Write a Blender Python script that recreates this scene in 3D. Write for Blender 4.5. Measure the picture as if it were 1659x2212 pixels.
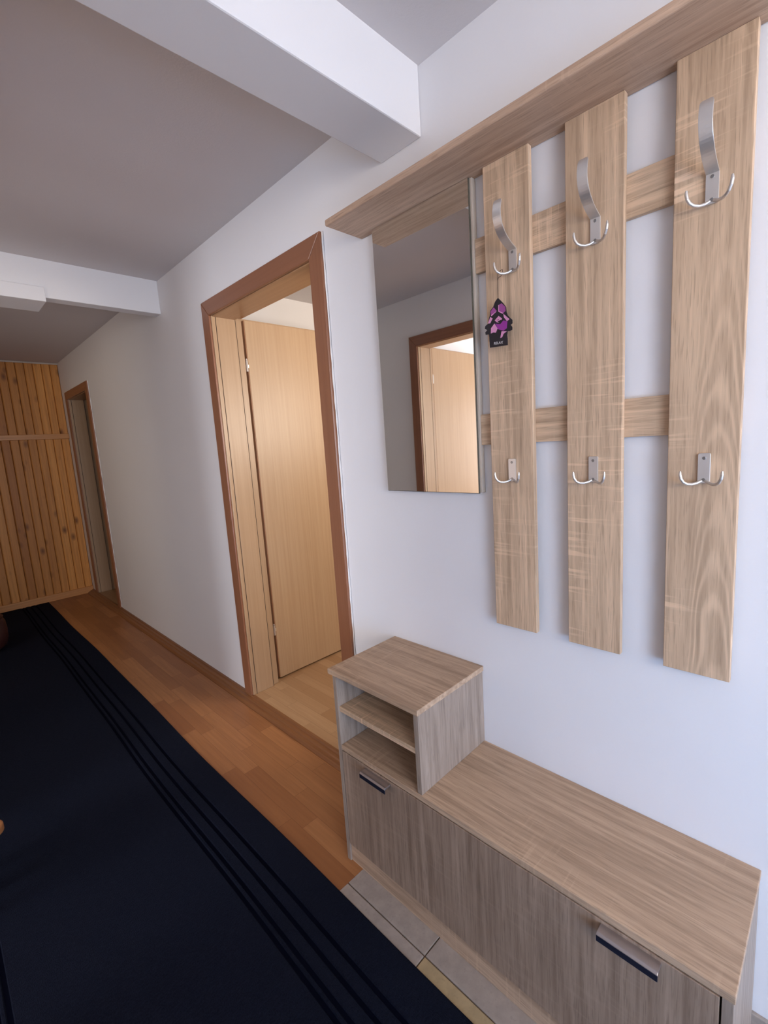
import bpy, bmesh, math, random
from mathutils import Vector, Matrix
random.seed(7)
S = bpy.context.scene
for o in list(bpy.data.objects): bpy.data.objects.remove(o)
COL = S.collection

# ---------------- camera ----------------
F_PX, YAW, PITCH, ROLL = 997.33, .7773, -.144, -.0656
fw = Vector((math.sin(YAW)*math.cos(PITCH), math.cos(YAW)*math.cos(PITCH), math.sin(PITCH)))
rt = fw.cross(Vector((0, 0, 1))).normalized(); up = rt.cross(fw)
r2 = math.cos(ROLL)*rt + math.sin(ROLL)*up; u2 = -math.sin(ROLL)*rt + math.cos(ROLL)*up
cam = bpy.data.cameras.new('camera'); cam.sensor_fit = 'HORIZONTAL'; cam.sensor_width = 36; cam.lens = F_PX/1659*36
cam.clip_start = .02
co = bpy.data.objects.new('camera', cam); COL.objects.link(co)
co.matrix_world = Matrix(((r2.x, u2.x, -fw.x, -1.0989), (r2.y, u2.y, -fw.y, 0), (r2.z, u2.z, -fw.z, 1.3257), (0, 0, 0, 1)))
S.camera = co

# ---------------- view, world, lights ----------------
S.view_settings.view_transform = 'Standard'; S.view_settings.look = 'None'
S.view_settings.exposure = 0.0; S.view_settings.gamma = 1; S.view_settings.use_curve_mapping = False
w = bpy.data.worlds.new('world'); S.world = w; w.use_nodes = True
w.node_tree.nodes['Background'].inputs[0].default_value = (.55, .68, .95, 1); w.node_tree.nodes['Background'].inputs[1].default_value = 1.0

def area(name, loc, direction, sx, sy, power, color, spread=180):
    l = bpy.data.lights.new(name, 'AREA'); l.shape = 'RECTANGLE'; l.size = sx; l.size_y = sy
    l.energy = power; l.color = color; l.spread = math.radians(spread)
    o = bpy.data.objects.new(name, l); COL.objects.link(o); o.location = loc
    o.rotation_euler = Vector(direction).to_track_quat('-Z', 'Y').to_euler()
    return o
# added lamps for an invented entrance, side window and passage, plus side-room daylight
area('added_rear_light_upper', (-.80, -3.36, 1.65), (0, 1, .22), 1.2, .75, 36, (1, .93, .89))  # added lamp, upper part of the invented rear daylight
area('added_rear_light_lower', (-.80, -3.36, .60), (0, 1, -.03), 1.2, .8, 13, (.36, .60, 1), 130)  # added blue lamp behind the camera, tints the lower wall
area('added_side_light_upper', (-1.49, -1.45, 1.60), (1, 1.1, .62), 1.1, .65, 30, (1, .94, .90))  # added lamp at an invented side window, brightens the right wall
area('added_side_light_lower', (-1.49, -1.45, .75), (1, 1.1, -.12), 1.1, .65, 21, (.30, .56, 1), 130)  # added blue lamp below it, cools the lower wall
area('right_room_daylight', (1.25, .42, 1.70), (-.12, 1, .30), 1.3, .8, 46, (1, .90, .78))
area('left_room_daylight', (-2.7, .50, 1.5), (.15, 1, .1), 1.3, 1.2, 26, (1, .92, .82))
area('added_left_room_fill', (-4.1, 1.80, 1.25), (1, -.10, 0), .75, 1.2, 60, (.84, .89, 1))  # added fill lamp, evens the right wall through the left doorway
area('added_passage_light', (-2.6, 3.40, 1.75), (1, 1.15, .0), .8, .5, 12, (1, .84, .66))  # added warm lamp in an invented passage, brightens the pine end wall

# ---------------- node helpers ----------------
class NT:
    def __init__(s, name, rough=.5, spec=.5, metal=0):
        s.m = bpy.data.materials.new(name); s.m.use_nodes = True; s.t = s.m.node_tree; s.b = s.t.nodes['Principled BSDF']
        s.b.inputs['Roughness'].default_value = rough; s.b.inputs['Specular IOR Level'].default_value = spec; s.b.inputs['Metallic'].default_value = metal
    def n(s, typ, **kw):
        x = s.t.nodes.new(typ)
        for k, v in kw.items():
            if k[0] == '_': setattr(x, k[1:], v)
            elif k.startswith('i'): s.put(x.inputs[int(k[1:])], v)
        return x
    def put(s, sock, v):
        if isinstance(v, bpy.types.NodeSocket): s.t.links.new(v, sock)
        elif isinstance(v, bpy.types.Node): s.t.links.new(v.outputs[0], sock)
        else: sock.default_value = v
    def math(s, op, a, b=0.0, c=None):
        x = s.n('ShaderNodeMath', _operation=op, i0=a, i1=b)
        if c is not None: s.put(x.inputs[2], c)
        return x.outputs[0]
    def noise(s, vec, scale, detail=3, rough=.5, dist=0):
        x = s.n('ShaderNodeTexNoise'); s.put(x.inputs['Vector'], vec); x.inputs['Scale'].default_value = scale
        x.inputs['Detail'].default_value = detail; x.inputs['Roughness'].default_value = rough; x.inputs['Distortion'].default_value = dist
        return x.outputs['Fac']
    def obj(s): return s.n('ShaderNodeTexCoord').outputs['Object']
    def mapping(s, vec, scale=(1, 1, 1), rot=(0, 0, 0), loc=(0, 0, 0)):
        x = s.n('ShaderNodeMapping'); s.put(x.inputs[0], vec); x.inputs['Scale'].default_value = scale
        x.inputs['Rotation'].default_value = rot; x.inputs['Location'].default_value = loc; return x.outputs[0]
    def mix(s, fac, a, b, blend='MIX'):
        x = s.n('ShaderNodeMix', _data_type='RGBA', _blend_type=blend); s.put(x.inputs[0], fac)
        for k, v in ((6, a), (7, b)): s.put(x.inputs[k], v if isinstance(v, (bpy.types.NodeSocket, bpy.types.Node)) else (*v, 1))
        return x.outputs[2]
    def ramp(s, fac, lo, hi):
        x = s.n('ShaderNodeMapRange'); s.put(x.inputs[0], fac); x.inputs[1].default_value = lo; x.inputs[2].default_value = hi; return x.outputs[0]
    def col(s, c): s.put(s.b.inputs['Base Color'], c if isinstance(c, bpy.types.NodeSocket) else (*c, 1))
    def bump(s, h, strength=.1, dist=.01):
        x = s.n('ShaderNodeBump'); x.inputs['Strength'].default_value = strength; x.inputs['Distance'].default_value = dist
        s.put(x.inputs['Height'], h); s.t.links.new(x.outputs[0], s.b.inputs['Normal'])

def stretch(axis, across, along): return tuple(along if i == axis else across for i in range(3))

def oak(name, axis, light=(.74, .52, .345), dark=(.42, .285, .182), seed=0., cathedral=0., saw=.5, rough=.52):
    t = NT(name, rough, .35); o = t.mapping(t.obj(), loc=(seed, seed*1.7, seed*.6))
    broad = t.noise(t.mapping(o, stretch(axis, 9, .55)), 1.0, 3, .55, .3)
    streak = t.noise(t.mapping(o, stretch(axis, 60, 2.2)), 1.0, 5, .65, .15)
    pore = t.noise(t.mapping(o, stretch(axis, 340, 16)), 1.0, 2, .6)
    c = t.mix(t.ramp(streak, .34, .66), light, dark)
    mid = tuple((a*.35+b*.65) for a, b in zip(light, dark))
    c = t.mix(t.math('MULTIPLY', t.ramp(broad, .5, .72), .6), c, mid)
    c = t.mix(t.math('MULTIPLY', t.ramp(pore, .54, .68), .5), c, tuple(x*.72 for x in dark))
    if saw:   # pale saw marks across the grain, in patches
        band = t.noise(t.mapping(o, stretch(axis, 7, 110)), 1.0, 2, .5)
        patch = t.noise(t.mapping(o, (3.1, 3.1, 2.3), loc=(5, 3, 1)), 1.0, 1)
        f = t.math('MULTIPLY', t.ramp(band, .56, .66), t.ramp(patch, .5, .62))
        c = t.mix(t.math('MULTIPLY', f, saw), c, tuple(min(1, x*1.22) for x in light))
    if cathedral:  # arched growth rings
        sep = t.n('ShaderNodeSeparateXYZ', i0=o)
        a = sep.outputs[axis]; b = sep.outputs[1 if axis == 2 else 0]
        wob = t.noise(t.mapping(o, stretch(axis, 14, 3)), 1.0, 2)
        bb = t.math('SUBTRACT', b, cathedral)
        r = t.math('ADD', t.math('MULTIPLY', a, 2.6), t.math('MULTIPLY', t.math('MULTIPLY', bb, bb), 420))
        r = t.math('ADD', r, t.math('MULTIPLY', wob, .75))
        ring = t.math('ABSOLUTE', t.math('SINE', t.math('MULTIPLY', r, 13)))
        m = t.math('MULTIPLY', t.ramp(t.math('ABSOLUTE', bb), .05, .03), t.ramp(t.noise(t.mapping(o, (2, 2, 1.3)), 1.0, 1), .38, .55))
        c = t.mix(t.math('MULTIPLY', t.math('MULTIPLY', t.ramp(ring, .75, .15), m), .5), c, tuple(min(1, x*1.1) for x in light))
        c = t.mix(t.math('MULTIPLY', t.math('MULTIPLY', t.ramp(ring, .5, .95), m), .45), c, dark)
    t.col(c); t.bump(streak, .06, .002); return t.m

def veneer(name, axis, c1, c2, rough=.35, seed=0., spec=.5):
    t = NT(name, rough, spec); o = t.mapping(t.obj(), loc=(seed, seed, seed))
    a = t.noise(t.mapping(o, stretch(axis, 75, 1.3)), 1.0, 4, .6, .2); b = t.noise(t.mapping(o, stretch(axis, 9, .5)), 1.0, 2)
    c = t.mix(t.ramp(a, .3, .7), c1, c2); c = t.mix(t.math('MULTIPLY', t.ramp(b, .35, .7), .4), c, c1)
    t.col(c); return t.m

def plaster(name, c, sc=60, rough=.9, b=.12):
    t = NT(name, rough, .15); o = t.obj(); n = t.noise(o, sc, 4, .6); n2 = t.noise(o, 3, 2)
    t.col(t.mix(t.math('MULTIPLY', t.ramp(n2, .3, .7), .25), c, tuple(x*.95 for x in c))); t.bump(n, b, .004); return t.m

def plain(name, c, rough=.5, metal=0, spec=.5, brush=0):
    t = NT(name, rough, spec, metal); n = t.noise(t.mapping(t.obj(), (500, 500, 30) if brush else (80, 80, 80)), 1.0, 2)
    t.col(t.mix(t.math('MULTIPLY', n, .25), c, tuple(x*.85 for x in c)))
    if brush: t.bump(n, .1, .0005)
    return t.m

def laminate(name, cols, seam, bw=.42, rw=.066, rough=.38, seed=0., pine=False):
    """strips running along Y, each strip piece with its own tone"""
    t = NT(name, rough, .4); o = t.mapping(t.obj(), loc=(seed, seed*3, 0)); sp = t.n('ShaderNodeSeparateXYZ', i0=o)
    row = t.math('FLOOR', t.math('DIVIDE', sp.outputs[0], rw))
    off = t.n('ShaderNodeTexWhiteNoise', _noise_dimensions='1D'); t.put(off.inputs['W'], row)
    yy = t.math('ADD', t.math('DIVIDE', sp.outputs[1], bw), t.math('MULTIPLY', off.outputs['Value'], 5.3))
    cell = t.math('FLOOR', yy); cv = t.n('ShaderNodeCombineXYZ', i0=row, i1=cell)
    wn = t.n('ShaderNodeTexWhiteNoise', _noise_dimensions='2D'); t.put(wn.inputs['Vector'], cv.outputs[0])
    g = t.noise(t.mapping(t.n('ShaderNodeVectorMath', _operation='ADD', i0=o, i1=wn.outputs['Color']).outputs[0], (70, 3, 3)), 1.0, 4, .6, .2)
    c = t.mix(wn.outputs['Value'], cols[0], cols[1]); c = t.mix(t.math('MULTIPLY', t.ramp(g, .35, .75), .45), c, cols[2])
    fx = t.math('FRACT', t.math('DIVIDE', sp.outputs[0], rw)); fy = t.math('FRACT', yy)
    e = t.math('MAXIMUM', t.math('GREATER_THAN', t.math('ABSOLUTE', t.math('SUBTRACT', fx, .5)), .488), t.math('GREATER_THAN', t.math('ABSOLUTE', t.math('SUBTRACT', fy, .5)), .498))
    c = t.mix(t.math('MULTIPLY', e, .5), c, seam); t.col(c); return t.m

def pine_mat():
    t = NT('varnished_pine', .45, .3); o = t.obj(); sp = t.n('ShaderNodeSeparateXYZ', i0=o)
    row = t.math('FLOOR', t.math('DIVIDE', sp.outputs[0], .0675))
    wn = t.n('ShaderNodeTexWhiteNoise', _noise_dimensions='1D'); t.put(wn.inputs['W'], row)
    off = t.n('ShaderNodeCombineXYZ', i2=t.math('MULTIPLY', wn.outputs['Value'], 9.))
    ov = t.n('ShaderNodeVectorMath', _operation='ADD', i0=o, i1=off.outputs[0]).outputs[0]
    g = t.noise(t.mapping(ov, (60, 60, 2.)), 1.0, 4, .6, .6)
    c = t.mix(wn.outputs['Value'], (.78, .345, .085), (.44, .17, .038)); c = t.mix(t.math('MULTIPLY', t.ramp(g, .4, .75), .55), c, (.34, .12, .028))
    v = t.n('ShaderNodeTexVoronoi'); v.feature = 'F1'; t.put(v.inputs['Vector'], t.mapping(ov, (10, 0, 5.2))); v.inputs['Scale'].default_value = 1
    k = t.ramp(v.outputs['Distance'], .26, .06); c = t.mix(t.math('MULTIPLY', k, .8), c, (.12, .035, .010))
    t.col(c); return t.m

M = {}
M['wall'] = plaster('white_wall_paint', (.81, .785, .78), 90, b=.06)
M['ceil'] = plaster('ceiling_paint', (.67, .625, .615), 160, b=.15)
M['oak_z'] = oak('sonoma_oak_vertical', 2); M['oak_y'] = oak('sonoma_oak_lengthwise', 1, seed=1.3)
M['oak_z1'] = oak('sonoma_oak_slat_a', 2, seed=3.1, saw=.35); M['oak_z2'] = oak('sonoma_oak_slat_b', 2, seed=7.7, saw=.5)
M['oak_z3'] = oak('sonoma_oak_slat_c', 2, seed=.0, cathedral=-.427, saw=.8)
M['oak_under'] = oak('sonoma_oak_shelf', 1, (.66, .455, .32), (.44, .285, .19), seed=2.2, saw=.3)
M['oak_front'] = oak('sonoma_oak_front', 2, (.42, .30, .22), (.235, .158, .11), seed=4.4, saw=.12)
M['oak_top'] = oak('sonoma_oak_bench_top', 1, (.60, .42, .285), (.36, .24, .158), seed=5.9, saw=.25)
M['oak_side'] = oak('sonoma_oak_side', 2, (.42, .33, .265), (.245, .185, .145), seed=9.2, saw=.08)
M['casing'] = veneer('cherry_casing', 2, (.30, .124, .062), (.24, .094, .045), .33)
M['casing_y'] = veneer('cherry_casing_head', 1, (.30, .124, .062), (.24, .094, .045), .33)
M['jamb'] = veneer('beech_jamb', 2, (.48, .315, .185), (.41, .255, .14), .34, 3.)
M['jamb_y'] = veneer('beech_jamb_head', 1, (.43, .235, .115), (.36, .19, .09), .34, 3.)
M['leaf'] = veneer('beech_door_leaf', 2, (.51, .34, .20), (.43, .27, .15), .36, 6.)
M['leaf_edge'] = plain('door_leaf_edge', (.40, .19, .09), .4)
M['dark_gap'] = plain('dark_seam', (.05, .025, .015), .7)
M['lam'] = laminate('corridor_laminate', ((.46, .205, .078), (.29, .110, .038), (.20, .072, .025)), (.12, .04, .015))
M['lam2'] = laminate('side_room_laminate', ((.52, .33, .18), (.36, .20, .095), (.32, .17, .075)), (.16, .07, .03), .36, .066, .38, 2.)
M['trimwood'] = veneer('threshold_wood', 1, (.27, .11, .038), (.19, .07, .024), .4)
M['pine'] = pine_mat()
M['pinetrim'] = veneer('pine_batten', 0, (.66, .30, .09), (.50, .20, .055), .4)
M['steel'] = plain('brushed_nickel', (.74, .70, .66), .36, .8, .5, 1)
M['screw'] = plain('screw_head', (.35, .34, .33), .35, 1)
M['hsteel'] = plain('handle_metal', (.50, .46, .46), .3, .9, .5, 1)
M['hdark'] = plain('handle_dark_edge', (.02, .022, .04), .35, .3)
M['black'] = plain('black_card', (.012, .009, .014), .5)
M['edge'] = plain('pale_edge_band', (.60, .50, .40), .5)
M['caulk'] = plain('white_caulk', (.80, .76, .72), .7)
M['cord'] = plain('brown_cord', (.05, .02, .012), .8); M['white'] = plain('white_paint', (.8, .8, .8), .5)
M['purple'] = plain('print_purple', (.34, .07, .27), .5); M['magenta'] = plain('print_magenta', (.30, .03, .28), .5)
M['pink'] = plain('print_pink', (.72, .30, .50), .5); M['text'] = plain('print_white', (.8, .78, .78), .5)
t = NT('mirror_silver', .015, .5, 1); t.col((.87, .88, .86)); M['mirror'] = t.m
t = NT('mirror_glass_edge', .15, .6); t.col((.10, .09, .07)); M['medge'] = t.m
def tilemat(name, c):
    t = NT(name, .35, .4); o = t.obj(); n = t.noise(o, 26, 4, .65); n2 = t.noise(o, 110, 2)
    k = t.mix(t.ramp(n, .35, .7), c, tuple(x*.80 for x in c)); t.col(t.mix(t.math('MULTIPLY', t.ramp(n2, .6, .7), .3), k, tuple(x*.6 for x in c))); return t.m
M['tile'] = tilemat('grey_stone_tile', (.40, .335, .29)); M['tile2'] = tilemat('beige_tile', (.46, .34, .19))
M['grout'] = plain('tile_grout', (.13, .085, .05), .9)
def rugmat():
    t = NT('navy_ribbed_pile', .95, .05); o = t.obj()
    a = t.noise(t.mapping(o, (420, 200, 1)), 1.0, 2, .6); b = t.noise(t.mapping(o, (60, 260, 1)), 1.0, 2); 
    c = t.mix(t.ramp(a, .35, .75), (.0045, .006, .013), (.011, .0135, .025)); c = t.mix(t.math('MULTIPLY', t.ramp(b, .45, .7), .4), c, (.015, .018, .031))
    t.col(c); t.bump(a, .6, .004); return t.m
M['rug'] = rugmat(); M['ruggroove'] = plain('rug_groove', (.0022, .0028, .008), 1, 0, .02)
M['stool'] = veneer('stool_top_wood', 0, (.34, .145, .05), (.26, .10, .035), .5); M['pouf'] = plain('dark_red_leather', (.05, .014, .011), .45)

# ---------------- mesh helpers ----------------
def tag(o, label=None, cat=None, group=None, kind=None):
    for k, v in (('label', label), ('category', cat), ('group', group), ('kind', kind)):
        if v: o[k] = v
    return o
def root(name, loc, **kw):
    o = bpy.data.objects.new(name, None); COL.objects.link(o); o.location = loc; o.empty_display_size = .05; return tag(o, **kw)
def wloc(p):
    v = Vector((0, 0, 0))
    while p is not None: v += p.location; p = p.parent
    return v
class MB:
    """collects shapes given in world coordinates, then links ONE mesh"""
    def __init__(s): s.bm = bmesh.new(); s.mats = []
    def mi(s, m):
        if m not in s.mats: s.mats.append(m)
        return s.mats.index(m)
    def face(s, vs, m): 
        f = s.bm.faces.new(vs); f.material_index = s.mi(m); return f
    def box(s, x0, x1, y0, y1, z0, z1, m):
        v = [s.bm.verts.new((x, y, z)) for x in (x0, x1) for y in (y0, y1) for z in (z0, z1)]
        for q in ((0, 1, 3, 2), (4, 6, 7, 5), (0, 4, 5, 1), (2, 3, 7, 6), (0, 2, 6, 4), (1, 5, 7, 3)): s.face([v[i] for i in q], m)
        return s
    def prism(s, prof, axis, a, b, m):
        """profile of 2-D points extruded along axis; coords order is the other two axes ascending"""
        def P(p, t):
            l = list(p); l.insert(axis, t); return l
        A = [s.bm.verts.new(P(p, a)) for p in prof]; B = [s.bm.verts.new(P(p, b)) for p in prof]; n = len(prof)
        s.face(A, m); s.face(B[::-1], m)
        for i in range(n): s.face([A[i], B[i], B[(i+1) % n], A[(i+1) % n]], m)
        return s
    def tube(s, pts, r, m, n=10, flat=None):
        pts = [Vector(p) for p in pts]; rings = []; ref = Vector((.3, .2, 1)).normalized()
        for i, p in enumerate(pts):
            d = (pts[min(i+1, len(pts)-1)]-pts[max(i-1, 0)]).normalized()
            a = d.cross(ref); a = a.normalized() if a.length > .05 else d.orthogonal().normalized(); b = d.cross(a)
            rr = r[i] if isinstance(r, (list, tuple)) else r
            rings.append([s.bm.verts.new(p+a*rr*math.cos(k*2*math.pi/n)+b*rr*math.sin(k*2*math.pi/n)) for k in range(n)])
        for i in range(len(rings)-1):
            for k in range(n): s.face([rings[i][k], rings[i][(k+1) % n], rings[i+1][(k+1) % n], rings[i+1][k]], m)
        s.face(rings[0][::-1], m); s.face(rings[-1], m); return s
    def cyl(s, p, q, r, m, n=20): return s.tube([p, q], r, m, n)
    def build(s, name, parent=None, bevel=0, smooth=False, kind=None, seg=2, **kw):
        L = wloc(parent)
        for v in s.bm.verts: v.co -= L
        bmesh.ops.recalc_face_normals(s.bm, faces=s.bm.faces)
        me = bpy.data.meshes.new(name); s.bm.to_mesh(me); s.bm.free()
        for m in s.mats: me.materials.append(m)
        o = bpy.data.objects.new(name, me); COL.objects.link(o); o.parent = parent
        if smooth: 
            for p in me.polygons: p.use_smooth = True
        if bevel:
            b = o.modifiers.new('bevel', 'BEVEL'); b.width = bevel; b.segments = seg; b.limit_method = 'ANGLE'; b.angle_limit = .6; b.harden_normals = False
        return tag(o, kind=kind, **kw)
def box(name, x0, x1, y0, y1, z0, z1, m, parent=None, **kw):
    return MB().box(x0, x1, y0, y1, z0, z1, m).build(name, parent, **kw)
def arc(cx, cy, r, a0, a1, n): return [(cx+r*math.cos(math.radians(a0+(a1-a0)*i/n)), cy+r*math.sin(math.radians(a0+(a1-a0)*i/n))) for i in range(n+1)]

# ---------------- the setting ----------------
ZC, YE, YB, XL = 2.323, 5.555, -3.4, -1.52
st = dict(kind='structure')
FZ = .033                      # side-room floor level
TY = 1.018                     # where the tiles begin
# floors
box('floor', XL, 0, TY, YE, -.05, 0, M['lam'], **st)
f = MB(); f.box(XL, .0, YB-.1, TY, -.05, -.004, M['grout'])
g = .0018; tw = .307
xs = [-.357-4*tw, -.357-3*tw, -.357-2*tw, -.357-tw, -.357, -.05, .0]; ys = [TY-i*tw for i in range(16)]
for i in range(6):
    for j in range(14):
        x0, x1, y1, y0 = max(xs[i], XL), xs[i+1], ys[j], ys[j+1]
        f.box(x0+g, x1-g, y0+g, (y1-g if j else y1), -.006, 0, M['tile2'] if (j % 2 == 1 and i <= 3) else M['tile'])
f.build('floor_tile', bevel=.0012, **st)
box('floor_right_room', 0.0, 3.8, .25, 2.72, FZ-.06, FZ, M['lam2'], **st)
box('floor_left_room', -4.2, XL, .25, 2.9, FZ-.06, FZ, M['lam2'], **st)
box('floor_far_room', 0.0, 2.0, 4.0, 5.9, FZ-.06, FZ, M['lam2'], **st)
# ceiling
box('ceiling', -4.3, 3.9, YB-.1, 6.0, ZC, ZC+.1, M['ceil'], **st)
# right wall with two door openings
D1, D2, D3, D4 = (1.345, 2.255), (4.585, 5.34), (1.30, 2.20), (3.35, 4.35)
def wall_x(name, x0, x1, y0, y1, holes, ztop=2.02):
    m = MB(); y = y0
    for a, b in holes:
        m.box(x0, x1, y, a, -.05, ZC, M['wall']); m.box(x0, x1, a, b, ztop, ZC, M['wall']); y = b
    m.box(x0, x1, y, y1, -.05, ZC, M['wall']); return m.build(name, **st)
wall_x('wall_right', 0, .14, YB, YE, [D1, D2])
wall_x('wall_left', XL-.14, XL, YB, YE, [(-1.95, -.75), D3, D4])  # window hole and last opening are invented to let daylight in
# back wall; its glazed entrance is invented to let daylight in
m = MB(); m.box(XL, -1.45, YB-.12, YB, 0, ZC, M['wall']); m.box(-.15, 0, YB-.12, YB, 0, ZC, M['wall']); m.box(-1.45, -.15, YB-.12, YB, 2.12, ZC, M['wall']); m.box(-1.45, -.15, YB-.12, YB, -.05, .12, M['wall'])
m.build('wall_back', **st)
wn = root('added_window_1', (-.8, YB-.06, .12), kind='structure')  # unseen glazing, added as a source for the rear lamps
m = MB()
for a in (-1.45, -.83, -.21): m.box(a, a+.06, YB-.09, YB-.04, .12, 2.12, M['white'])
for z in (.12, 1.18, 2.06): m.box(-1.45, -.15, YB-.09, YB-.04, z, z+.06, M['white'])
m.build('window_frame', wn)
t = NT('window_pane', .05, .5); t.b.inputs['Transmission Weight'].default_value = 1; t.col((.9, .95, 1)); M['pane'] = t.m
box('pane', -1.45, -.15, YB-.068, YB-.064, .12, 2.12, M['pane'], wn)
w2 = root('added_window_2', (XL-.07, -1.15, .4), kind='structure')  # unseen window, added as a source for the side lamps
m = MB()
for a in (-1.95, -1.38, -.81): m.box(XL-.10, XL-.05, a, a+.06, .40, 2.02, M['white'])
for z in (.40, 1.21, 1.96): m.box(XL-.10, XL-.05, -1.95, -.75, z, z+.06, M['white'])
m.build('window_frame', w2)
box('pane', XL-.078, XL-.074, -1.95, -.75, .4, 2.02, M['pane'], w2)
box('wall_left_parapet', XL-.14, XL, -1.95, -.75, -.05, .40, M['wall'], **st)
# side rooms
box('wall_right_room_end', .14, 3.8, 2.69, 2.8, -.05, ZC, M['wall'], **st)
box('wall_right_room_window', .14, 3.8, .22, .36, -.05, ZC, M['wall'], **st)
box('wall_right_room_side', 3.75, 3.85, .25, 2.8, -.05, ZC, M['wall'], **st)
box('wall_left_room_end', -4.2, XL-.14, 2.42, 2.8, -.05, ZC, M['wall'], **st)
box('wall_left_room_start', -4.2, XL-.14, .35, .45, -.05, ZC, M['wall'], **st)
box('wall_left_room_side', -4.3, -4.2, .35, 4.9, -.05, ZC, M['wall'], **st)
box('wall_added_passage_end', -4.2, XL-.14, 4.8, 4.9, -.05, ZC, M['wall'], **st)  # end of the invented passage, added for the far daylight
box('floor_added_passage', -4.2, XL, 2.9, 4.9, -.05, 0, M['lam'], **st)  # floor of the invented passage
box('wall_far_room_end', .14, 2.0, 5.75, 5.85, -.05, ZC, M['wall'], **st)
box('wall_far_room_start', .14, 2.0, 4.0, 4.1, -.05, ZC, M['wall'], **st)
box('wall_far_room_side', 1.9, 2.0, 4.0, 5.85, -.05, ZC, M['wall'], **st)
# ceiling beams
box('beam_1', XL, 0, .875, 1.031, 2.15, ZC+.01, M['wall'], bevel=.004, **st)
m = MB(); m.box(XL, 0, 2.823, 2.895, 2.145, ZC+.01, M['wall']); m.box(XL, -.545, 2.808, 3.01, 2.122, 2.19, M['wall'])
m.build('beam_2', bevel=.003, **st)
# pine clad end wall
m = MB(); pw = .0675; x = 0.0
m.box(XL, .0, YE, YE+.06, -.05, ZC, M['dark_gap'])
while x > XL+.01:
    a = max(x-pw, XL)
    for z0, z1 in ((.0, 1.60), (1.60, ZC-.012)):
        m.prism([(a+.0005, YE-.001), (a+.002, YE-.006), (a+.008, YE-.012), (x-.006, YE-.012), (x-.002, YE-.006), (x-.0005, YE-.001)], 2, z0, z1, M['pine'])
    x -= pw
m.build('wall_far', **st)
box('trim_1', XL, 0, YE-.028, YE-.012, 1.592, 1.642, M['pinetrim'], bevel=.003, **st)
box('baseboard_far', XL, -.0, YE-.03, YE-.012, 0, .068, M['pinetrim'], bevel=.004, **st)
box('trim_2', XL, 0, YE-.02, YE, ZC-.016, ZC-.002, M['edge'], **st)
# stepped wooden threshold and skirting along the right wall
prof = [(.0, 0), (.0, .033), (-.012, .033), (-.016, .026), (-.030, .024), (-.034, .017), (-.047, .014), (-.058, .004), (-.058, 0)]
MB().prism(prof, 1, TY+.005, D1[0]-.0, M['trimwood']).prism(prof, 1, D1[0], D2[0]-.05, M['trimwood']).prism(prof, 1, D2[0]-.05, YE-.03, M['trimwood']).build('baseboard_right', **st)
box('baseboard_right_tile', -.009, 0, YB, TY-.0, 0, .065, M['tile'], bevel=.002, **st)
box('baseboard_left', XL, XL+.014, 2.30, YE-.03, 0, .05, M['trimwood'], bevel=.003, **st)

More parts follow.
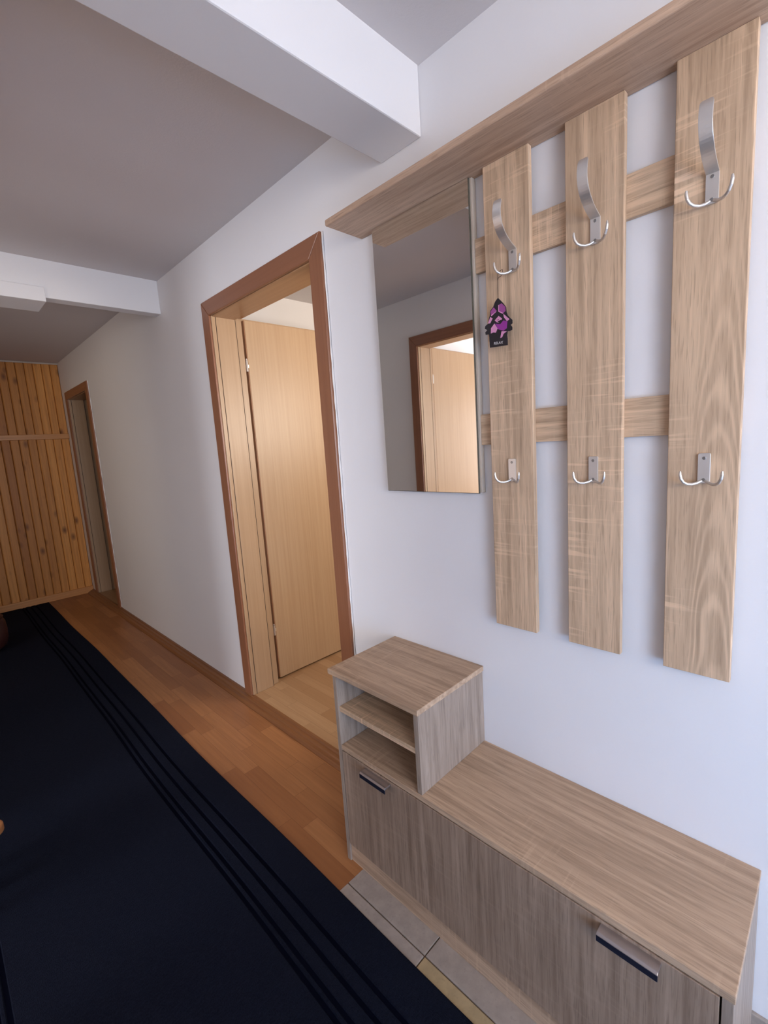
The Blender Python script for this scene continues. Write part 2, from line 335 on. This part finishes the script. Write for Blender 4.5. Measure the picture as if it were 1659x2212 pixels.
# ---------------- doors ----------------
def door(name, y0, y1, zt, wx=0., sg=1, leaf=True, caulk=True, cw=.072, z0=FZ):
    """casing outer edges y0..y1, top zt, wall face at wx, room on the sg side"""
    d = root(name, (wx, (y0+y1)/2, z0), kind='structure')
    X = lambda a: wx+sg*a
    def bx(m, a, b, *r): 
        lo, hi = sorted((X(a), X(b))); return m.box(lo, hi, *r)
    i0, i1, it = y0+cw, y1-cw, zt-cw          # casing inner
    j0, j1, jt = i0+.004, i1-.004, it-.004
    # casing: two legs and a mitred head, rounded front lip
    xa, xb = sorted((X(-.016), X(0)))
    for a, b in ((y0, i0), (y1, i1)):
        MB().prism([(a, z0), (b, z0), (b, it), (a, zt)], 0, xa, xb, M['casing']).build('casing_leg', d, bevel=.0035)
    MB().prism([(y0, zt), (i0, it), (i1, it), (y1, zt)], 0, xa, xb, M['casing_y']).build('casing_head', d, bevel=.0035)
    # inner lips; paler colour stands in for light on the casing edge
    for a, b in ((i0-.010, j0+.001), (j1-.001, i1+.010)):
        m = MB(); bx(m, -.006, .014, a, b, z0, it, M['jamb']); m.build('casing_lip', d, bevel=.002)
    # jambs with rebate
    for s_, a in ((1, j0), (-1, j1)):
        m = MB()
        lo, hi = sorted((a, a-s_*.03)); bx(m, .016, .118, lo, hi, z0, jt+.02, M['jamb'])
        lo, hi = sorted((a-s_*.012, a-s_*.04)); bx(m, .1185, .158, lo, hi, z0, jt+.02, M['jamb'])
        m.build('jamb', d, bevel=.0015)
    for s_, a in ((1, j0), (-1, j1)):
        m = MB()
        for xa, ex in ((.0142, .0018), (.1181, .0005)):
            lo, hi = sorted((a+s_*ex, a-s_*.011)); bx(m, xa, xa+.0017, lo, hi, z0, jt, M['dark_gap'])
        m.build('joint_shade_strip', d)  # added dark strips, colour stands in for shade in the jamb joints
    m = MB(); bx(m, .0, .118, j0-.02, j1+.02, jt, jt+.03, M['jamb_y']); bx(m, .1185, .158, j0-.02, j1+.02, jt+.012, jt+.04, M['jamb_y']); m.build('jamb_head', d, bevel=.0015)
    if leaf:
        L = root('door_leaf', (sg*.19, j1+.02-(y0+y1)/2, 0)); L.parent = d
        W_ = (j1-j0)+.01; yl = j1+.032
        m = MB(); bx(m, .186, .186+W_, yl, yl+.026, z0+.010, jt+.016, M['leaf']); m.build('door_panel', L, bevel=.002)
        m = MB(); bx(m, .182, .1858, yl+.001, yl+.026, z0+.012, jt+.014, M['leaf_edge']); bx(m, .170, .190+W_, yl+.0262, yl+.040, z0+.008, jt+.028, M['leaf']); m.build('rebate_edge', L, bevel=.001)
        for z in (1.775, .335):
            m = MB(); m.cyl((X(.172), yl-.008, z-.028), (X(.172), yl-.008, z+.028), .0065, M['steel'], 12)
            m.cyl((X(.172), yl-.008, z+.030), (X(.172), yl-.008, z+.036), .005, M['steel'], 12); bx(m, .158, .186, yl-.004, yl-.001, z-.008, z+.008, M['steel']); m.build('hinge', L, smooth=False)
    if caulk:
        pts = []; rr = []
        n = 60
        for k in range(n+1):
            z = z0+.01+(zt-z0-.01)*k/n; pts.append((X(-.004), y0-.001+random.uniform(-.0012, .0012), z)); rr.append(random.uniform(.0018, .0042))
        m = MB(); m.tube(pts, rr, M['caulk'], 6); m.build('caulk_bead', d)
    return d
door('door_1', 1.328, 2.283, 2.066)
door('door_2', 4.545, 5.375, 2.02)
door('door_3', 1.283, 2.240, 2.06, XL, -1)

# ---------------- shoe bench ----------------
BX = -.300; YL, YR = 1.085, .082; HB, HT = .411, .655
T = .016; YM = .757
bench = root('shoe_bench', (-.15, .58, 0), label='light oak shoe bench with an open shelf box at its left end', cat='bench')
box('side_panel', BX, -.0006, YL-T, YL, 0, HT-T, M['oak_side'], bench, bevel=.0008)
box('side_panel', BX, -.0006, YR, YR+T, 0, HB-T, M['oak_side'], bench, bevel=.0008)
box('seat_board', BX, -.0006, YR-.002, YL-T-.0005, HB-T, HB, M['oak_top'], bench, bevel=.0012)
box('box_side_panel', BX+.002, -.0006, YM-T, YM, HB+.0005, HT-T-.0005, M['oak_side'], bench, bevel=.0008)
box('box_top_board', BX-.004, -.0006, YM-T-.004, YL+.018, HT-T, HT, M['oak_top'], bench, bevel=.0015)
box('box_shelf', BX+.004, -.006, YM+.0005, YL-T-.0005, .522, .538, M['oak_y'], bench, bevel=.0008)
box('back_panel', -.0058, -.001, YM+.0002, YL-T-.0002, .06, HT-T-.001, M['oak_side'], bench)
box('plinth', BX+.005, BX+.021, YR+T+.0005, YL-T-.0005, 0, .062, M['oak_top'], bench, bevel=.0008)
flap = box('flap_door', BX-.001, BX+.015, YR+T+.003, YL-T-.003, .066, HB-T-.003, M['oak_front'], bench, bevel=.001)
for yc in (.908, .237):
    m = MB(); y0, y1 = yc-.052, yc+.052; z = .3865
    m.prism([(BX-.001, z), (BX-.022, z), (BX-.026, z-.003), (BX-.026, z-.006), (BX-.002, z-.005)], 1, y0, y1, M['hsteel'])
    m.prism([(BX-.0262, z-.004), (BX-.0262, z-.017), (BX-.0235, z-.017), (BX-.0235, z-.0062)], 1, y0, y1, M['hdark'])
    m.build('handle', flap, bevel=.0007)

# ---------------- coat rack ----------------
RX, SX = -.014, -.030; ZS0, ZS1 = .815, 1.975
rack = root('coat_rack', (-.015, .6, ZS0), label='wall-mounted light oak coat rack with three upright slats, metal hooks and a top shelf', cat='coat rack')
box('shelf', -.150, -.001, .118, 1.135, ZS1, ZS1+.018, M['oak_under'], rack, bevel=.004, seg=3)
box('rail', RX, -.001, .152, .708, 1.746, 1.829, M['oak_y'], rack, bevel=.001)
box('rail', RX, -.001, .152, .708, 1.308, 1.389, M['oak_y'], rack, bevel=.001)
def hook_mesh(par, yc, z0, h, tongue):
    m = MB(); hw = .0102; c = Vector((SX, yc, z0))
    # mounting plate with rounded corners, slightly domed
    pts = []
    for (cx, cz, a) in ((hw-.003, h-.003, 0), (-hw+.003, h-.003, 90), (-hw+.003, .003, 180), (hw-.003, .003, 270)):
        pts += [(yc+p[0], z0+p[1]) for p in arc(cx, cz, .003, a, a+90, 4)]
    m.prism(pts, 0, SX-.0045, SX-.0003, M['steel'])
    for z in (.12, .84): 
        m.cyl((SX-.0044, yc, z0+h*z), (SX-.0058, yc, z0+h*z), .0032, M['screw'], 12)
    if tongue:
        k_ = [(-.034, h-.002), (-.054, h+.005), (-.075, h+.016), (-.091, h+.031), (-.099, h+.048), (-.100, h+.064), (-.097, h+.078), (-.093, h+.088)]
        pr = []
        for i in range(len(k_)-1):
            p0, p1, p2, p3 = k_[max(i-1, 0)], k_[i], k_[i+1], k_[min(i+2, len(k_)-1)]
            for q in (0, .25, .5, .75):
                pr.append(tuple(.5*(2*p1[c_]+(p2[c_]-p0[c_])*q+(2*p0[c_]-5*p1[c_]+4*p2[c_]-p3[c_])*q*q+(3*p1[c_]-p0[c_]-3*p2[c_]+p3[c_])*q**3) for c_ in (0, 1)))
        pr.append(k_[-1]); pr = [(x_, z_+z0) for x_, z_ in pr]
        th = .0032; bm = m.bm; rows = []
        for i, (x, z) in enumerate(pr):
            a = Vector(pr[max(i-1, 0)]); b = Vector(pr[min(i+1, len(pr)-1)]); d = (b-a).normalized(); nn = Vector((-d.y, d.x))
            f = [1, .97, .9, .72][max(0, i-len(pr)+4)]
            rows.append([bm.verts.new((x+nn.x*s*th/2, yc+q*hw*f, z+nn.y*s*th/2)) for s, q in ((-1, -1), (-1, 1), (1, 1), (1, -1))])
        for i in range(len(rows)-1):
            for k in range(4): m.face([rows[i][k], rows[i][(k+1) % 4], rows[i+1][(k+1) % 4], rows[i+1][k]], M['steel'])
        m.face(rows[0][::-1], M['steel']); m.face(rows[-1], M['steel'])
    for s in (1, -1):
        pr = [(0, -.0035, .004), (.007, -.008, .000), (.014, -.015, -.002), (.0205, -.022, -.001), (.0255, -.027, .003), (.0290, -.030, .010), (.0305, -.031, .018), (.0305, -.031, .025)]
        P_ = []
        for i in range(len(pr)-1):
            for q in (0, .5): P_.append([pr[i][k]*(1-q)+pr[i+1][k]*q for k in range(3)])
        P_.append(pr[-1]); P_ = [[yc+s*(a+.003), SX+b, z0+c2+.001] for a, b, c2 in P_]
        m.tube([(b, a, c2) for a, b, c2 in P_], [.0030]*(len(P_)-3)+[.0028, .0024, .0016], M['steel'], 10)
    return m.build('hook', par, bevel=.0008)
for (ya, yb), (yu, yd), mt in (((.5495, .669), (.592, .607), 'oak_z1'), ((.3465, .4655), (.401, .405), 'oak_z2'), ((.143, .2595), (.199, .197), 'oak_z3')):
    s = box('slat', SX, RX-.0003, ya, yb, ZS0, ZS1-.0005, M[mt], rack, bevel=.0012)
    hook_mesh(s, yu, 1.713, .053, True); hook_mesh(s, yd, 1.212, .058, False)

# ---------------- mirror ----------------
MX = -.023
mir = root('wall_mirror', (-.012, .89, 1.176), label='tall frameless mirror on the wall left of the hook slats, under the shelf', cat='mirror')
box('backing_board', MX+.005, -.001, .7085, 1.062, 1.178, ZS1-.0005, M['edge'], mir, bevel=.0008)
m = MB(); m.box(MX, MX+.0045, .7145, 1.066, 1.176, ZS1-.001, M['medge']); m.build('glass_edge', mir)
m = MB(); m.box(MX-.0006, MX-.0001, .7165, 1.0655, 1.1775, ZS1-.001, M['mirror']); m.build('mirror_glass', mir)

# ---------------- hanging air freshener ----------------
FX = -.0575
OUT = [(0.62, 1.658), (0.611, 1.648), (0.606, 1.642), (0.599, 1.632), (0.598, 1.621), (0.595, 1.612), (0.589, 1.605), (0.583, 1.599), (0.583, 1.591), (0.588, 1.589), (0.584, 1.583), (0.584, 1.577), (0.591, 1.575), (0.596, 1.576), (0.598, 1.567), (0.597, 1.559), (0.597, 1.544), (0.646, 1.547), (0.647, 1.564), (0.647, 1.572), (0.648, 1.579), (0.657, 1.58), (0.658, 1.586), (0.652, 1.59), (0.659, 1.595), (0.657, 1.601), (0.649, 1.605), (0.647, 1.615), (0.644, 1.622), (0.642, 1.633), (0.633, 1.641), (0.628, 1.651)]
fr = root('air_freshener', (FX, .62, 1.544), label='purple and black cardboard air freshener hanging by a cord from a hook', cat='air freshener')
MB().prism(OUT, 0, FX, FX+.0014, M['black']).build('card', fr)
PR = {'purple': [[(0.618, 1.641), (0.61, 1.643), (0.6, 1.632), (0.6, 1.623), (0.609, 1.619), (0.619, 1.627)], [(0.632, 1.639), (0.641, 1.631), (0.64, 1.622), (0.627, 1.627), (0.624, 1.629)]],
      'pink': [[(0.606, 1.618), (0.6, 1.612), (0.59, 1.602), (0.597, 1.599), (0.605, 1.61)], [(0.631, 1.601), (0.641, 1.592), (0.642, 1.58), (0.635, 1.581), (0.628, 1.579), (0.623, 1.588)], [(0.642, 1.619), (0.636, 1.614), (0.643, 1.604), (0.649, 1.605)],
               [(0.619, 1.616), (0.61, 1.608), (0.612, 1.605), (0.622, 1.609), (0.622, 1.603), (0.617, 1.599), (0.625, 1.603), (0.63, 1.608)], [(0.612, 1.579), (0.598, 1.576), (0.607, 1.572), (0.611, 1.565), (0.616, 1.564)], [(0.621, 1.606), (0.615, 1.609), (0.613, 1.607), (0.62, 1.604)],
               [(0.619, 1.641), (0.617, 1.641), (0.6175, 1.627), (0.606, 1.620), (0.608, 1.6185), (0.6195, 1.626)], [(0.640, 1.6225), (0.6265, 1.6275), (0.6245, 1.6275), (0.639, 1.620)]],
      'magenta': [[(0.628, 1.6), (0.615, 1.596), (0.606, 1.603), (0.596, 1.598), (0.598, 1.583), (0.607, 1.579), (0.622, 1.586)]]}
m = MB(); dz = 0
for k, L in PR.items():
    for p in L: m.prism(p, 0, FX-.0004-dz, FX-.00002, M[k]); dz += .00004
m.build('floral_print', fr)
m = MB(); cp = [(-.045, .613, 1.7225), (-.0515, .6145, 1.7195), (-.0545, .6165, 1.716), (-.0575, .6185, 1.711), (FX+.0005, .6195, 1.700), (FX+.0007, .6197, 1.680), (FX+.0007, .62, 1.652)]
m.tube(cp, .0007, M['cord'], 6); m.tube([(-.045, .613, 1.7225), (-.043, .6135, 1.715), (-.047, .616, 1.7085), (-.0545, .6185, 1.704), (FX+.0005, .6195, 1.698)], .0006, M['cord'], 6); m.build('cord', fr)
cu = bpy.data.curves.new('lettering', 'FONT'); cu.body = 'RELAX'; cu.size = .0085; cu.extrude = .0001; cu.align_x = 'CENTER'; cu.align_y = 'CENTER'
to = bpy.data.objects.new('lettering', cu); COL.objects.link(to); cu.materials.append(M['text']); to.parent = fr
me_ = bpy.data.meshes.new_from_object(to); bpy.data.objects.remove(to); to = bpy.data.objects.new('lettering', me_); COL.objects.link(to); to.parent = fr
to.matrix_local = Matrix.Translation(Vector((-.0006, .0015, .0095))) @ Matrix(((0, 0, -1, 0), (-1, 0, 0, 0), (0, 1, 0, 0), (0, 0, 0, 1))) @ Matrix.Rotation(math.radians(-4), 4, 'Z')

# ---------------- rug ----------------
RR, RL = -.397, -1.352
grooves = [-.501, -.543, -.585, -.607]; grooves = grooves+[RR+RL-q for q in grooves]
xs_ = [RL]; gr = sorted(grooves)
m = MB(); prof = [(RL, 0), (RL, .006), (RL+.004, .008)]
segs = []
for q in gr: segs += [(q-.008, .0085), (q-.0055, .0045), (q+.0055, .0045), (q+.008, .0085)]
prof += segs+[(RR-.004, .008), (RR, .006), (RR, 0)]
ny = 60; ya, yb = -2.2, YE-.05; rows = []
for i in range(ny+1):
    y = ya+(yb-ya)*i/ny; wv = .004*math.sin(y*2.3)+.002*math.sin(y*5.1+1)
    rows.append([m.bm.verts.new((x+wv*(1 if x > -.9 else .5), y, z)) for x, z in prof])
for i in range(ny):
    for k in range(len(prof)-1):
        flat = abs(prof[k][1]-.0045) < 1e-6 and abs(prof[k+1][1]-.0045) < 1e-6
        m.face([rows[i][k], rows[i][k+1], rows[i+1][k+1], rows[i+1][k]], M['ruggroove'] if flat else M['rug'])
    m.face([rows[i][0], rows[i+1][0], rows[i+1][-1], rows[i][-1]], M['rug'])
m.face(rows[0][::-1], M['rug']); m.face(rows[-1], M['rug'])
m.build('runner_rug', label='long dark navy runner rug with ribbed border lines, laid along the corridor', cat='rug')

# ---------------- furniture at the left edge ----------------
def stool():
    r = root('wooden_stool', (-1.25, 1.85, .0085), label='low wooden stool whose rounded corner shows at the left edge, standing on the rug', cat='stool')
    c = Vector((-1.247, 1.845)); h = .13; m = MB(); pts = []
    for i, (sx, sy) in enumerate(((1, 1), (-1, 1), (-1, -1), (1, -1))):
        pts += arc(sx*(h-.035), sy*(h-.035), .035, i*90, i*90+90, 6)
    a = math.radians(42); pts = [(c.x+p[0]*math.cos(a)-p[1]*math.sin(a), c.y+p[0]*math.sin(a)+p[1]*math.cos(a)) for p in pts]
    m.prism(pts, 2, .197, .222, M['stool']); m.build('seat', r, bevel=.004)
    for k in range(4):
        b = a+math.radians(45+90*k); q = (c.x+.10*math.cos(b), c.y+.10*math.sin(b)); e = (c.x+.095*math.cos(b), c.y+.095*math.sin(b))
        MB().tube([(e[0], e[1], .0086), (q[0], q[1], .197)], [.012, .016], M['stool'], 12).build('leg', r)
stool()
PX, PY = -.985, 4.45
pf = root('pouf', (PX, PY, .0085), label='round dark red upholstered pouf at the left edge, farther down the rug', cat='pouf')
def lathe(m, cx, cy, prof, mat, n=40):
    R_ = [[m.bm.verts.new((cx+r*math.cos(2*math.pi*k/n), cy+r*math.sin(2*math.pi*k/n), z)) for k in range(n)] for r, z in prof]
    for i in range(len(R_)-1):
        for k in range(n): m.face([R_[i][k], R_[i][(k+1) % n], R_[i+1][(k+1) % n], R_[i+1][k]], mat)
    m.face(R_[0][::-1], mat); m.face(R_[-1], mat)
m = MB(); lathe(m, PX, PY, [(.13, .0086), (.160, .03), (.174, .08), (.177, .14), (.172, .20), (.155, .245), (.12, .268), (.06, .28), (.01, .282)], M['pouf']); m.build('cushion_body', pf, smooth=True)
m = MB(); m.tube([(PX+.160*math.cos(a*math.pi/24), PY+.160*math.sin(a*math.pi/24), .242) for a in range(49)], .005, M['pouf'], 8); m.build('piping', pf, smooth=True)
